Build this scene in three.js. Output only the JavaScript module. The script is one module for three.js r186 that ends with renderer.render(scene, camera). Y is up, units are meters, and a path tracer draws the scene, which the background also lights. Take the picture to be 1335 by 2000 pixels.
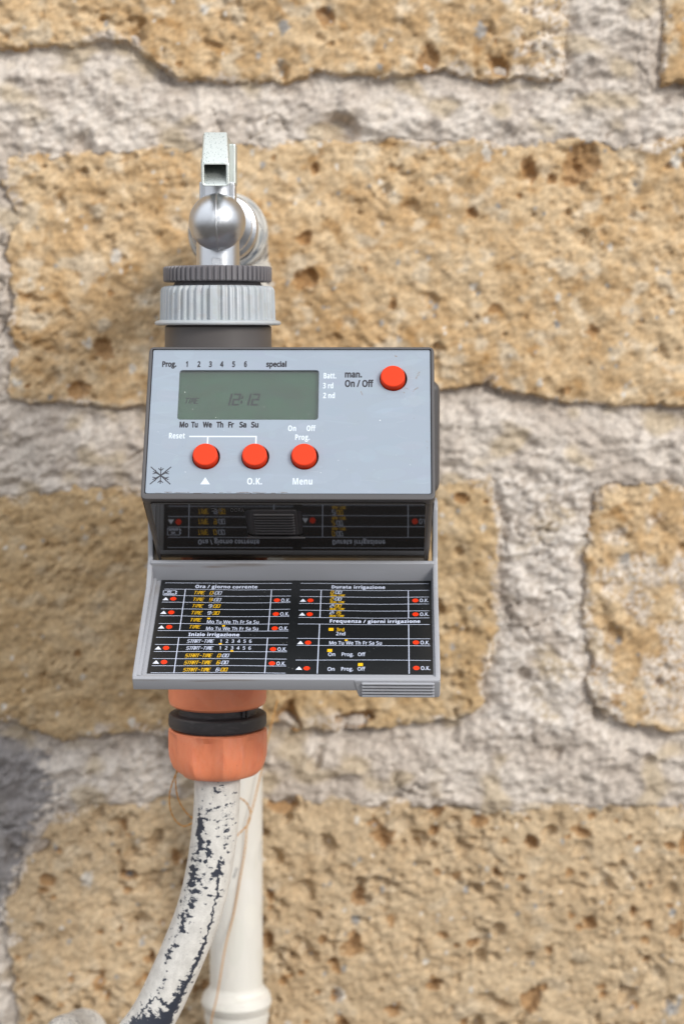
import * as THREE from 'three';
import { mergeGeometries, toCreasedNormals, mergeVertices } from 'three/addons/utils/BufferGeometryUtils.js';
import { RoundedBoxGeometry } from 'three/addons/geometries/RoundedBoxGeometry.js';
import { ImprovedNoise } from 'three/addons/math/ImprovedNoise.js';
import { FontLoader } from 'three/addons/loaders/FontLoader.js';
import { TextGeometry } from 'three/addons/geometries/TextGeometry.js';

// ---------------------------------------------------------------- camera, sky, sun, exposure
const scene = new THREE.Scene();
const camera = new THREE.PerspectiveCamera(29.49, 683 / 1024, 0.02, 60);
camera.position.set(0.0535, 1.0, 0.841);
camera.rotation.x = -Math.atan(350 / 3800);
camera.focus = 0.795;
camera.userData.fStop = 7.2;
camera.updateMatrixWorld(true);
scene.add(camera);

{ // overcast sky: brighter overhead, the same all round
  const W = 64, H = 128, d = new Float32Array(W * H * 4);
  for (let j = 0; j < H; j++) {
    const el = Math.sin(((j + 0.5) / H - 0.5) * Math.PI), l = 0.68 * (1 + 0.7 * Math.max(0, el)) / 1.35;
    for (let i = 0; i < W; i++) { const k = (j * W + i) * 4; d[k] = l * 0.97; d[k + 1] = l; d[k + 2] = l * 1.05; d[k + 3] = 1; }
  }
  const t = new THREE.DataTexture(d, W, H, THREE.RGBAFormat, THREE.FloatType);
  t.mapping = THREE.EquirectangularReflectionMapping; t.magFilter = t.minFilter = THREE.LinearFilter; t.needsUpdate = true;
  scene.background = t; scene.environment = t;
}
const sun = new THREE.DirectionalLight(new THREE.Color(1, 0.95, 0.88), 1.3);
sun.position.set(1.75, 2.3, 1.95); sun.target.position.set(0.05, 0.9, 0);
sun.castShadow = true; sun.shadow.radius = 36; sun.shadow.mapSize.set(2048, 2048);
Object.assign(sun.shadow.camera, { left: -0.8, right: 0.8, top: 0.8, bottom: -0.8, near: 0.1, far: 6 });
scene.add(sun, sun.target);
const renderer = new THREE.WebGLRenderer({ antialias: true });
renderer.toneMapping = THREE.LinearToneMapping;
renderer.toneMappingExposure = 1.9;
renderer.shadowMap.enabled = true;
renderer.setSize(683, 1024);

// ---------------------------------------------------------------- helpers (all shapes are drawn in millimetres)
let seed = 7;
const rnd = () => { seed = (seed + 0x6D2B79F5) | 0; let t = Math.imul(seed ^ (seed >>> 15), 1 | seed); t = (t + Math.imul(t ^ (t >>> 7), 61 | t)) ^ t; return ((t ^ (t >>> 14)) >>> 0) / 4294967296; };
const rr = (a, b) => a + (b - a) * rnd();
const noise = new ImprovedNoise();
const nz = (x, y, z = 0) => noise.noise(x + 311.3, y + 173.7, z + 51.9);
const fbm = (x, y, z, n) => { let a = 1, s = 0, f = 1; for (let i = 0; i < n; i++) { s += a * nz(x * f, y * f, z + i * 7.3); a *= 0.5; f *= 2.03; } return s; };
const sst = (a, b, x) => { const t = Math.min(1, Math.max(0, (x - a) / (b - a))); return t * t * (3 - 2 * t); };
const mix = (a, b, t) => a + (b - a) * t;

function thing(name, label, category, [x, y, z], yaw = 0) {
  const g = new THREE.Group(); g.name = name; g.userData = { label, category, at: [x, y, z] };
  g.position.set(x / 1000, y / 1000, z / 1000); g.rotation.y = yaw; scene.add(g);
  return g;
}
// a part: geometry given in the place's millimetres (before the thing's own yaw)
function part(name, geo, material, parent, label) {
  let root = parent; while (!root.userData.at) root = root.parent;
  const [x, y, z] = root.userData.at;
  geo.translate(-x, -y, -z); geo.scale(0.001, 0.001, 0.001);
  const m = new THREE.Mesh(geo, material); m.name = name; m.castShadow = m.receiveShadow = true;
  if (label) m.userData.label = label;
  parent.add(m); return m;
}
const join = (list) => mergeGeometries(list.map((g) => { const n = g.index ? g.toNonIndexed() : g; for (const k of Object.keys(n.attributes)) if (!['position', 'normal', 'uv'].includes(k)) n.deleteAttribute(k); return n; }));
const crease = (g, a = 0.6) => toCreasedNormals(g, a);
const lathe = (pts, seg = 72) => crease(new THREE.LatheGeometry(pts.map(([r, y]) => new THREE.Vector2(r, y)), seg), 0.5);
// a turned form whose radius also changes with the angle: rings [y, f(angle)]
function lobed(rings, n) {
  const pos = [], idx = [], uv = [];
  for (const [y, f] of rings) for (let i = 0; i <= n; i++) { const a = (i / n) * Math.PI * 2, r = f(a); pos.push(r * Math.sin(a), y, r * Math.cos(a)); uv.push(i / n * 4, y / 40); }
  for (let k = 0; k < rings.length - 1; k++) for (let i = 0; i < n; i++) { const a = k * (n + 1) + i, b = a + n + 1; idx.push(a, a + 1, b, a + 1, b + 1, b); }
  const g = new THREE.BufferGeometry();
  g.setAttribute('position', new THREE.Float32BufferAttribute(pos, 3)); g.setAttribute('uv', new THREE.Float32BufferAttribute(uv, 2)); g.setIndex(idx);
  return crease(g, 0.45);
}
function box(x0, x1, y0, y1, z0, z1, r = 0.4) {
  const g = new RoundedBoxGeometry(x1 - x0, y1 - y0, z1 - z0, 2, Math.min(r, (x1 - x0) / 2.1, (y1 - y0) / 2.1, (z1 - z0) / 2.1));
  return g.translate((x0 + x1) / 2, (y0 + y1) / 2, (z0 + z1) / 2);
}
function roundRect(x0, x1, y0, y1, r, path = new THREE.Shape()) {
  path.moveTo(x0 + r, y0); path.lineTo(x1 - r, y0); path.quadraticCurveTo(x1, y0, x1, y0 + r); path.lineTo(x1, y1 - r); path.quadraticCurveTo(x1, y1, x1 - r, y1);
  path.lineTo(x0 + r, y1); path.quadraticCurveTo(x0, y1, x0, y1 - r); path.lineTo(x0, y0 + r); path.quadraticCurveTo(x0, y0, x0 + r, y0);
  return path;
}
const extrude = (shape, depth, bevel = 0, seg = 2) => new THREE.ExtrudeGeometry(shape, { depth: depth - 2 * bevel, bevelEnabled: bevel > 0, bevelThickness: bevel, bevelSize: bevel, bevelOffset: -bevel, bevelSegments: seg, curveSegments: 24 }).translate(0, 0, bevel);
function roundPoly(pts, r) {
  const s = new THREE.Shape(), n = pts.length;
  for (let i = 0; i < n; i++) {
    const p = new THREE.Vector2(...pts[i]), a = new THREE.Vector2(...pts[(i + n - 1) % n]), b = new THREE.Vector2(...pts[(i + 1) % n]);
    const rad = pts[i][2] ?? r, da = a.clone().sub(p), db = b.clone().sub(p), k = Math.min(rad, da.length() / 2.2, db.length() / 2.2);
    const q0 = p.clone().add(new THREE.Vector2(da.x, da.y).setLength(k)), q1 = p.clone().add(new THREE.Vector2(db.x, db.y).setLength(k));
    if (i === 0) s.moveTo(q0.x, q0.y); else s.lineTo(q0.x, q0.y);
    s.quadraticCurveTo(p.x, p.y, q1.x, q1.y);
  }
  s.closePath(); return s;
}
// a tube with parallel-transported frame: u round it (0.5 faces +z), v along it from 1 down
function tube(path, radius, steps, n = 40) {
  const pos = [], idx = [], uv = [], len = path.getLength();
  let N = Math.abs(path.getTangentAt(0).z) > 0.8 ? new THREE.Vector3(0, 1, 0) : new THREE.Vector3(0, 0, 1);
  for (let k = 0; k <= steps; k++) {
    const u = k / steps, p = path.getPointAt(u), T = path.getTangentAt(u);
    N = N.clone().addScaledVector(T, -N.dot(T)).normalize();
    const B = new THREE.Vector3().crossVectors(N, T);
    const r = typeof radius === 'function' ? radius(u * len) : radius;
    for (let i = 0; i <= n; i++) {
      const a = (i / n - 0.5) * Math.PI * 2, d = N.clone().multiplyScalar(Math.cos(a)).addScaledVector(B, Math.sin(a));
      pos.push(p.x + d.x * r, p.y + d.y * r, p.z + d.z * r); uv.push(i / n, 1 - u);
    }
  }
  for (let k = 0; k < steps; k++) for (let i = 0; i < n; i++) { const a = k * (n + 1) + i, b = a + n + 1; idx.push(a, b, a + 1, a + 1, b, b + 1); }
  const g = new THREE.BufferGeometry();
  g.setAttribute('position', new THREE.Float32BufferAttribute(pos, 3)); g.setAttribute('uv', new THREE.Float32BufferAttribute(uv, 2)); g.setIndex(idx); g.computeVertexNormals();
  return g;
}
const curve = (pts) => new THREE.CatmullRomCurve3(pts.map((p) => new THREE.Vector3(...p)), false, 'centripetal');
// sloping planes of the timer: x across, v down the slope, n out of the face
function slope(z0, y0, z1, y1) {
  const L = Math.hypot(z1 - z0, y1 - y0), dy = (y1 - y0) / L, dz = (z1 - z0) / L;
  // up the slope = (0,-dy,-dz); normal = (0,dz,-dy)
  const M = new THREE.Matrix4().set(1, 0, 0, 0, 0, -dy, dz, y0, 0, -dz, -dy, z0, 0, 0, 0, 1);
  return { L, put: (g) => g.applyMatrix4(M), at: (v, n) => [z0 + dz * v - dy * n, y0 + dy * v + dz * n] };
}
function uvFrom(g, x0, w, y0, h) { // uv straight from the flat x, y of a sheet
  const p = g.attributes.position, a = new Float32Array(p.count * 2);
  for (let i = 0; i < p.count; i++) { a[2 * i] = (p.getX(i) - x0) / w; a[2 * i + 1] = (p.getY(i) - y0) / h; }
  g.setAttribute('uv', new THREE.BufferAttribute(a, 2)); return g;
}
function canvasTexture(w, h, draw, srgb = true) {
  const c = document.createElement('canvas'); c.width = w; c.height = h;
  const x = c.getContext('2d'); draw(x, w, h);
  const t = new THREE.CanvasTexture(c); if (srgb) t.colorSpace = THREE.SRGBColorSpace; t.anisotropy = 8; return t;
}
function noiseTexture(size, f, fn) { // tiling grey noise for bump and roughness
  const d = new Uint8Array(size * size * 4);
  for (let j = 0; j < size; j++) for (let i = 0; i < size; i++) {
    const v = Math.max(0, Math.min(255, 255 * fn(i, j))), k = (j * size + i) * 4;
    d[k] = d[k + 1] = d[k + 2] = v; d[k + 3] = 255;
  }
  const t = new THREE.DataTexture(d, size, size); t.wrapS = t.wrapT = THREE.RepeatWrapping; t.magFilter = t.minFilter = THREE.LinearFilter; t.repeat.set(f, f); t.needsUpdate = true; return t;
}
const tileN = (i, j, size, f, z) => { // gradient noise blended to tile
  const u = i / size, v = j / size, x = u * f, y = v * f;
  const a = nz(x, y, z), b = nz(x - f, y, z), c = nz(x, y - f, z), d = nz(x - f, y - f, z);
  return mix(mix(a, b, u), mix(c, d, u), v);
};
const grain = (f) => noiseTexture(256, f, (i, j) => 0.5 + 0.35 * tileN(i, j, 256, 40, 1) + 0.25 * tileN(i, j, 256, 90, 2));
const lin = (r, g, b) => new THREE.Color().setRGB(r, g, b);
const std = (o) => new THREE.MeshStandardMaterial(o);
const phys = (o) => new THREE.MeshPhysicalMaterial(o);

// ---------------------------------------------------------------- materials
const M = {
  darkCase: phys({ color: lin(0.075, 0.073, 0.074), roughness: 0.38, bumpMap: grain(6), bumpScale: 0.00003 }),
  darkGloss: phys({ color: lin(0.018, 0.015, 0.013), roughness: 0.05, ior: 1.62 }),
  collar: phys({ color: lin(0.085, 0.076, 0.074), roughness: 0.42 }),
  knurl: phys({ color: lin(0.15, 0.143, 0.155), roughness: 0.45 }),
  greyPlastic: phys({ color: lin(0.43, 0.445, 0.445), roughness: 0.42, bumpMap: grain(3), bumpScale: 0.00004 }),
  lid: phys({ color: lin(0.36, 0.36, 0.375), roughness: 0.4, bumpMap: grain(0.03), bumpScale: 0.00003 }),
  red: phys({ color: lin(0.7, 0.042, 0.007), roughness: 0.6, specularIntensity: 0.5 }),
  orange: phys({ color: lin(0.62, 0.17, 0.075), roughness: 0.46 }),
  black: phys({ color: lin(0.045, 0.042, 0.044), roughness: 0.5 }),
  metal: phys({ color: lin(0.58, 0.6, 0.63), metalness: 1, roughness: 0.3, bumpMap: grain(4), bumpScale: 0.00008 }),
  zinc: phys({ color: lin(0.7, 0.74, 0.72), metalness: 0.9, roughness: 0.42, bumpMap: grain(0.05), bumpScale: 0.00012 }),
  glass: phys({ color: lin(1, 1, 1), transmission: 1, thickness: 0, roughness: 0.05, ior: 1.5 }),
  twine: std({ color: lin(0.52, 0.26, 0.07), roughness: 0.9 }),
};

{ // pitted plating of the lever
  const t = canvasTexture(512, 512, (c, w, h) => { c.fillStyle = '#f2f2f0'; c.fillRect(0, 0, w, h); for (let i = 0; i < 420; i++) { c.fillStyle = `rgba(58,88,84,${rr(0.25, 0.85)})`; c.beginPath(); const q = rr(1.2, 5); c.ellipse(rr(0, w), rr(0, h), q, q * rr(0.5, 1), rr(0, 3), 0, 7); c.fill(); } });
  t.wrapS = t.wrapT = THREE.RepeatWrapping; t.repeat.set(0.06, 0.06); M.zinc.map = t;
}

// ---------------------------------------------------------------- ground below the picture
{
  const g = new THREE.PlaneGeometry(40, 40, 1, 1).rotateX(-Math.PI / 2);
  const m = new THREE.Mesh(g, std({ color: lin(0.09, 0.08, 0.07), roughness: 1 }));
  m.name = 'ground'; m.userData = { kind: 'structure', label: 'plain ground at the foot of the stone wall', category: 'ground' }; m.receiveShadow = true; scene.add(m);
}

// ---------------------------------------------------------------- stone wall
const FACE = -128; // z of the mean wall face
const BLOCKS = [
  { p: [[-330, 1262], [-330, 1141], [-113.7, 1141], [-76, 1138], [-63.6, 1142], [-51, 1141], [-31, 1125], [6.4, 1121], [26.5, 1122.5], [41.6, 1127], [71.7, 1125], [104, 1127], [137, 1124], [164, 1125], [166, 1262]], fine: 1, h: 1.5, pits: 1.0 },
  { p: [[210, 1262], [211, 1121], [480, 1119], [480, 1262]], fine: 1, h: 2.5, pits: 0.6 },
  { p: [[-110, 1088], [-89, 1088], [-39, 1091.5], [87, 1095], [150, 1094], [300, 1095], [300, 962], [176, 964.5], [138, 969.6], [125, 976], [102, 972], [30, 966], [-40, 962], [-78, 964.5], [-111, 967]], fine: 1, h: 0.5, pits: 0.95 },
  { p: [[-480, 1092], [-127, 1090], [-126, 966], [-480, 964]], fine: 0, h: 0, pits: 0.6 },
  { p: [[332, 1094], [560, 1094], [560, 962], [332, 964]], fine: 0, h: 0, pits: 0.6 },
  { p: [[-250, 924], [-117, 921], [-79, 925], [-40, 921], [40, 925], [105, 927], [128, 928.7], [133.5, 911], [130, 885], [132.6, 859], [129, 838], [125, 815], [110, 805], [88, 801.6], [36, 801.6], [-41, 797.7], [-93, 796.4], [-119, 803], [-135, 800], [-250, 800]], fine: 1, h: 0.5, pits: 1.0 },
  { p: [[178, 926], [224, 926], [480, 928], [480, 800], [200, 802], [180, 812], [178, 825], [175, 859], [176, 895]], fine: 1, h: 1, pits: 0.6 },
  { p: [[-480, 925], [-285, 924], [-285, 800], [-480, 800]], fine: 0, h: 0, pits: 0.6 },
  { p: [[-91, 757], [-42, 765], [36, 766], [114, 762], [227, 762], [290, 764], [290, 630], [-112, 630], [-113, 674], [-119, 701], [-112, 727]], fine: 1, h: 1, pits: 1.7 },
  { p: [[-480, 765], [-152, 760], [-147, 632], [-480, 630]], fine: 0, h: 0, pits: 1 },
  { p: [[325, 764], [560, 764], [560, 630], [325, 630]], fine: 0, h: 0, pits: 1 },
  { p: [[-330, 595], [60, 596], [60, 468], [-330, 468]], fine: 0, h: 0, pits: 1 },
  { p: [[98, 596], [450, 596], [450, 468], [98, 468]], fine: 0, h: 0, pits: 1 },
  { p: [[-480, 1428], [-40, 1428], [-40, 1298], [-480, 1298]], fine: 0, h: 0, pits: 0.6 },
  { p: [[2, 1428], [350, 1428], [350, 1298], [2, 1298]], fine: 0, h: 0, pits: 0.6 },
];
function inside(P, x, y) { // signed distance to an outline, positive inside
  let d = 1e9, s = 1;
  for (let i = 0, j = P.length - 1; i < P.length; j = i++) {
    const [ax, ay] = P[j], [bx, by] = P[i], ex = bx - ax, ey = by - ay, wx = x - ax, wy = y - ay;
    const t = Math.min(1, Math.max(0, (wx * ex + wy * ey) / (ex * ex + ey * ey))), qx = wx - ex * t, qy = wy - ey * t;
    d = Math.min(d, qx * qx + qy * qy);
    if ((ay > y) !== (by > y) && x < (ex * (y - ay)) / ey + ax) s = -s;
  }
  return -s * Math.sqrt(d);
}
for (const b of BLOCKS) { const xs = b.p.map((q) => q[0]), ys = b.p.map((q) => q[1]); b.box = [Math.min(...xs), Math.max(...xs), Math.min(...ys), Math.max(...ys)]; }
const warp = (x, y) => [x + 4.0 * fbm(x / 20, y / 20, 3, 2) + 1.5 * fbm(x / 4.5, y / 4.5, 4, 2), y + 4.0 * fbm(x / 20, y / 20, 9, 2) + 1.5 * fbm(x / 4.5, y / 4.5, 10, 2)];
// holes in the soft stone: each with its own place, size, stretch and depth
const CELL = 14, holes = new Map();
function addHole(x, y, r, depth, stretch, turn, brown) {
  const h = { x, y, r, depth, s: stretch, c: Math.cos(turn), n: Math.sin(turn), brown, k: rnd() * 50 };
  const R = r * Math.max(1, 1 / stretch) * 1.5;
  for (let i = Math.floor((x - R) / CELL); i <= Math.floor((x + R) / CELL); i++) for (let j = Math.floor((y - R) / CELL); j <= Math.floor((y + R) / CELL); j++) {
    const key = i * 1000 + j; if (!holes.has(key)) holes.set(key, []); holes.get(key).push(h);
  }
}
for (const b of BLOCKS) {
  const [x0, x1, y0, y1] = b.box, n = Math.round((x1 - x0) * (y1 - y0) / 22 * b.pits * (b.fine ? 1 : 0.25));
  for (let i = 0; i < n; i++) {
    const x = rr(x0, x1), y = rr(y0, y1), cl = fbm(x / 45, y / 45, 20, 2);
    if (cl < rr(-0.7, b === BLOCKS[8] ? 0.2 : 0.5)) continue;
    const r = (b === BLOCKS[8] ? 0.8 : 0.55) * Math.pow(rnd(), b === BLOCKS[8] ? -0.46 : -0.42), q = Math.min(r, 6.5) * (b.fine ? 1 : 1.6);
    addHole(x, y, q, q * rr(0.35, 1.05), rr(0.5, 1), rr(0, 3.14), q > 1.8 && rnd() < 0.3);
  }
}
for (const [x, y, r, d, br] of [[170, 1084, 12, 4, 1], [36.4, 1026.5, 6, 5, 1], [46.3, 741, 6, 5.5, 0], [25.7, 806, 9, 8, 1], [59.3, 804.5, 8, 8, 1], [159.4, 748, 5, 6, 0], [150, 742, 4, 5, 1], [165, 1059, 3, 3.5, 0], [100, 993, 3.2, 4, 0], [88, 1062, 5, 3, 0], [62, 722, 3.5, 5, 0], [66, 712, 4, 4, 0], [180, 700, 4, 4, 1], [120, 690, 3.5, 4, 1], [20, 735, 5, 4, 0], [-72, 1053, 8, 3.5, 0], [-62, 1044, 6, 3, 0], [35, 1046, 5, 4, 1], [146, 920, 3, 3, 0], [112, 918, 4, 3, 1], [-24, 832, 4, 4.5, 0], [-40, 815, 4, 3, 0], [-58, 1130, 6, 5, 0], [95, 1133, 7, 5, 1], [130, 1130, 6, 5, 1], [-60, 752, 5, 4, 0], [-20, 664, 4, 4, 0], [50, 662, 4, 4.5, 1], [100, 668, 5, 5, 1], [30, 690, 3.5, 4, 0]])
  addHole(x, y, r, d, rr(0.65, 1), rr(0, 3), !!br);
function hollow(x, y) { // depth below the face and whether brown matter fills the hole
  const list = holes.get(Math.floor(x / CELL) * 1000 + Math.floor(y / CELL)); let d = 0, b = 0;
  if (list) for (const h of list) {
    const dx = x - h.x, dy = y - h.y, u = (dx * h.c + dy * h.n) / h.r, v = (dy * h.c - dx * h.n) / (h.r * h.s);
    if (u * u + v * v > 2.6) continue;
    const q = Math.sqrt(u * u + v * v) * (1 + 0.6 * nz(x / h.r * 0.9, y / h.r * 0.9, h.k) + 0.3 * nz(x / h.r * 2.3, y / h.r * 2.3, h.k)), k = 1 - sst(0.3, 1.05, q);
    d = Math.max(d, h.depth * k); if (h.brown) b = Math.max(b, 1 - sst(0.8, 1.0, q + 0.25 * nz(x / 1.6, y / 1.6, h.k)));
  }
  return [d, b];
}
const stoneHeight = (x, y, b, d, dep) => b.h + 2.4 * fbm(x / 48, y / 48, b.h * 9 + 2, 2) + 1.7 * fbm(x / 11, y / 11, 5, 2) + 0.75 * fbm(x / 3.6, y / 3.6, 8, 2) - Math.min(1.3, b.pits) * sst(-0.25, 0.45, fbm(x / 55, y / 50, 17, 2)) * (1.5 * sst(0.15, 0.5, fbm(x / 6.5, y / 6, 12, 3)) + 3.0 * sst(0.34, 0.62, fbm(x / 14, y / 12, 15, 3))) - dep
  - 1.1 * Math.exp(-Math.max(0, d) / 1.4) - (d < 0 ? Math.min(22, -d * 9) : 0);
// nearest blocks above and below decide how far the mortar stands back
const near = (x, y) => { let best = null, d = -1e9; for (const b of BLOCKS) { const q = b.box; if (x < q[0] - 60 || x > q[1] + 60 || y < q[2] - 60 || y > q[3] + 60) continue; const s = inside(b.p, x, y); if (s > d) { d = s; best = b; } } return [best, d]; };
function mortarHeight(x, y) {
  const lump = fbm(x / 18, y / 12, 31, 3), [wx, wy] = warp(x, y), under = sst(-9, 5, near(wx, wy + 9)[1]) * sst(-1, 6, -near(wx, wy)[1] + 4);
  const crack = Math.abs(fbm(x / 34, y / 26, 44, 3));
  return 0.6 - 5.0 * under + 2.3 * lump + 1.7 * fbm(x / 6, y / 5, 36, 3) + 0.5 * nz(x / 1.7, y / 1.7, 2) - 3.0 * (1 - sst(0.0, 0.03, crack)) * sst(0.1, 0.45, fbm(x / 70, y / 50, 48, 2)) - hollow(x * 0.9 + 300, y * 0.9)[0] * 0.8;
}
const C = (r, g, b) => [r, g, b];
const blend = (a, b, t) => [mix(a[0], b[0], t), mix(a[1], b[1], t), mix(a[2], b[2], t)];
const specks = new Map();
for (let i = 0; i < 900; i++) {
  const x = rr(-130, 300), y = rr(600, 1180), r = 0.7 * Math.pow(rnd(), -0.35) * 1.0, kind = rnd() < 0.62 ? 0 : 1;
  for (const a of [Math.floor((x - 4) / 8), Math.floor((x + 4) / 8)]) for (const b of [Math.floor((y - 4) / 8), Math.floor((y + 4) / 8)]) { const k = a * 1000 + b; if (!specks.has(k)) specks.set(k, []); const l = specks.get(k); if (!l.some((s) => s[0] === x)) l.push([x, y, Math.min(r, 3.4), kind, rr(0.6, 1)]); }
}
function mortarColor(x, y) {
  const a = fbm(x / 30, y / 30, 61, 3), f = fbm(x / 3, y / 3, 66, 2);
  let c = blend(C(0.45, 0.39, 0.335), C(0.58, 0.52, 0.458), sst(-0.5, 0.5, a + 0.4 * f));
  c = blend(c, C(0.31, 0.265, 0.23), 0.7 * sst(0.22, 0.6, fbm(x / 9, y / 9, 71, 3)));
  c = blend(c, C(0.45, 0.36, 0.24), 0.7 * sst(0.15, 0.5, fbm(x / 26, y / 20, 77, 2)));
  c = blend(c, C(0.62, 0.57, 0.52), 0.75 * sst(-2, 8, inside([[132, 935], [180, 935], [178, 870], [205, 850], [215, 800], [120, 795], [128, 850]], x + 10 * a, y + 8 * f)) * sst(-0.5, 0.2, f + a)); // fresher white lime
  const grey = sst(0, 1, (inside([[-480, 800], [-100, 792], [-92, 772], [-100, 752], [-118, 715], [-134, 660], [-480, 660]], x + 9 * f, y + 10 * a) + 2) / 4); // an old patch of dark cement
  c = blend(c, C(0.2, 0.19, 0.195), 0.8 * grey);
  const k = 1 + 0.25 * nz(x / 1.4, y / 1.4, 5) + 0.16 * f; return [c[0] * k, c[1] * k, c[2] * k];
}
function stoneColor(x, y, b, d, brown) {
  const a = fbm(x / 40, y / 40, 81, 3), m = fbm(x / 8, y / 8, 85, 3), f = fbm(x / 2.2, y / 2.2, 88, 2);
  let c = blend(C(0.445, 0.295, 0.15), C(0.57, 0.425, 0.26), sst(-0.5, 0.55, a * 0.7 + m * 0.6));
  c = blend(c, C(0.33, 0.18, 0.06), 0.7 * sst(0.25, 0.7, fbm(x / 12, y / 12, 93, 3)));
  c = blend(c, C(0.58, 0.48, 0.35), 0.8 * sst(0.15, 0.6, fbm(x / 15, y / 14, 97, 4)));
  if (b === BLOCKS[8]) c = blend(c, C(0.45, 0.35, 0.23), 0.6);
  if (b === BLOCKS[5]) c = blend(c, C(0.42, 0.30, 0.16), 0.5);
  c = blend(c, C(0.31, 0.165, 0.06), 0.75 * brown);
  const list = specks.get(Math.floor(x / 8) * 1000 + Math.floor(y / 8));
  if (list) for (const s of list) { const q = Math.hypot(x - s[0], (y - s[1]) * s[4]) / s[2] * (1 + 0.6 * nz(x / 1.5, y / 1.5, s[0])); if (q < 1) c = blend(c, s[3] ? C(0.26, 0.27, 0.28) : C(0.58, 0.55, 0.50), 0.8 * (1 - sst(0.7, 1, q))); }
  // lime that ran over the stone from the joints
  let lime = sst(0.1, 0.5, fbm(x / 22, y / 22, 101, 3) - 0.11 * Math.max(0, d) + 0.35);
  if (b === BLOCKS[6]) lime = Math.max(lime, sst(-0.08, 0.22, fbm(x / 24, y / 26, 106, 3) + 0.0025 * (890 - y)));
  if (b === BLOCKS[0]) lime = Math.max(lime, sst(-0.1, 0.25, fbm(x / 14, y / 14, 107, 3) + 0.012 * (x - 140)) * sst(95, 125, x));
  if (lime > 0) c = blend(c, mortarColor(x, y).map((v) => v * 1.08), 0.85 * lime * sst(-0.5, 0.1, f + 0.4 * m));
  const k = 1 + 0.28 * f + 0.2 * nz(x / 1.2, y / 1.2, 7); return [c[0] * k, c[1] * k, c[2] * k];
}
function sheet(x0, x1, y0, y1, step, height, keep, color) {
  const nx = Math.ceil((x1 - x0) / step), ny = Math.ceil((y1 - y0) / step), id = new Int32Array((nx + 1) * (ny + 1)).fill(-1), pos = [], col = [], idx = [];
  for (let j = 0; j <= ny; j++) for (let i = 0; i <= nx; i++) {
    const x = Math.min(x1, x0 + i * step), y = Math.min(y1, y0 + j * step), k = keep(x, y); if (k === null) continue;
    id[j * (nx + 1) + i] = pos.length / 3; pos.push(x, y, FACE + height(x, y, k)); col.push(...color(x, y, k).map((v) => Math.min(0.75, Math.max(0.02, v))));
  }
  for (let j = 0; j < ny; j++) for (let i = 0; i < nx; i++) {
    const a = id[j * (nx + 1) + i], b = id[j * (nx + 1) + i + 1], c = id[(j + 1) * (nx + 1) + i + 1], d = id[(j + 1) * (nx + 1) + i];
    if (a >= 0 && b >= 0 && c >= 0 && d >= 0) idx.push(a, b, c, a, c, d);
  }
  const g = new THREE.BufferGeometry();
  g.setAttribute('position', new THREE.Float32BufferAttribute(pos, 3)); g.setAttribute('color', new THREE.Float32BufferAttribute(col, 3)); g.setIndex(idx); g.computeVertexNormals();
  return g;
}
{
  const wall = thing('stone_wall', 'wall of rough yellow porous stone blocks with wide pale mortar joints', 'wall', [50, 0, FACE]);
  const stoneMat = std({ vertexColors: true, roughness: 0.95 }), mortarMat = std({ vertexColors: true, roughness: 0.97 });
  BLOCKS.forEach((b) => {
    const [x0, x1, y0, y1] = b.box;
    const keep = (x, y) => { const [wx, wy] = warp(x, y), d = inside(b.p, wx, wy); return d < -3.2 ? null : { d, h: hollow(x, y) }; };
    const hgt = (x, y, k) => stoneHeight(x, y, b, k.d, k.h[0]), col = (x, y, k) => stoneColor(x, y, b, k.d, k.h[1]);
    const fx0 = -150, fx1 = 262, fy0 = 620, fy1 = 1185; // the finely built stretch
    if (!b.fine) { part('stone', sheet(x0 - 6, x1 + 6, y0 - 6, y1 + 6, 2.6, hgt, keep, col), stoneMat, wall); return; }
    const ax0 = Math.max(x0 - 6, fx0), ax1 = Math.min(x1 + 6, fx1), ay0 = Math.max(y0 - 6, fy0), ay1 = Math.min(y1 + 6, fy1), list = [sheet(ax0, ax1, ay0, ay1, 0.85, hgt, keep, col)];
    if (x0 - 6 < fx0) list.push(sheet(x0 - 6, fx0, y0 - 6, y1 + 6, 2.6, hgt, keep, col));
    if (x1 + 6 > fx1) list.push(sheet(fx1, x1 + 6, y0 - 6, y1 + 6, 2.6, hgt, keep, col));
    if (y1 + 6 > fy1) list.push(sheet(ax0, ax1, fy1, y1 + 6, 2.6, hgt, keep, col));
    part('stone', mergeGeometries(list), stoneMat, wall);
  });
  const keepM = (x, y) => { const [wx, wy] = warp(x, y), [, d] = near(wx, wy); return d > 7 ? null : d; };
  const hM = (x, y, d) => mortarHeight(x, y) - 0.35 * Math.exp(-Math.max(0, -d) / 1.4) - (d > 1.5 ? (d - 1.5) * 1.5 : 0);
  const mort = [sheet(-150, 262, 620, 1185, 0.9, hM, keepM, mortarColor), sheet(-560, -150, 440, 1440, 2.8, hM, keepM, mortarColor), sheet(262, 640, 440, 1440, 2.8, hM, keepM, mortarColor),
    sheet(-150, 262, 440, 620, 2.8, hM, keepM, mortarColor), sheet(-150, 262, 1185, 1440, 2.8, hM, keepM, mortarColor)];
  part('mortar', mergeGeometries(mort), mortarMat, wall);
  part('wall_core', box(-2000, 2000, 0, 2400, FACE - 330, FACE - 14, 2), std({ color: lin(0.38, 0.33, 0.27), roughness: 1 }), wall);
}

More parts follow.
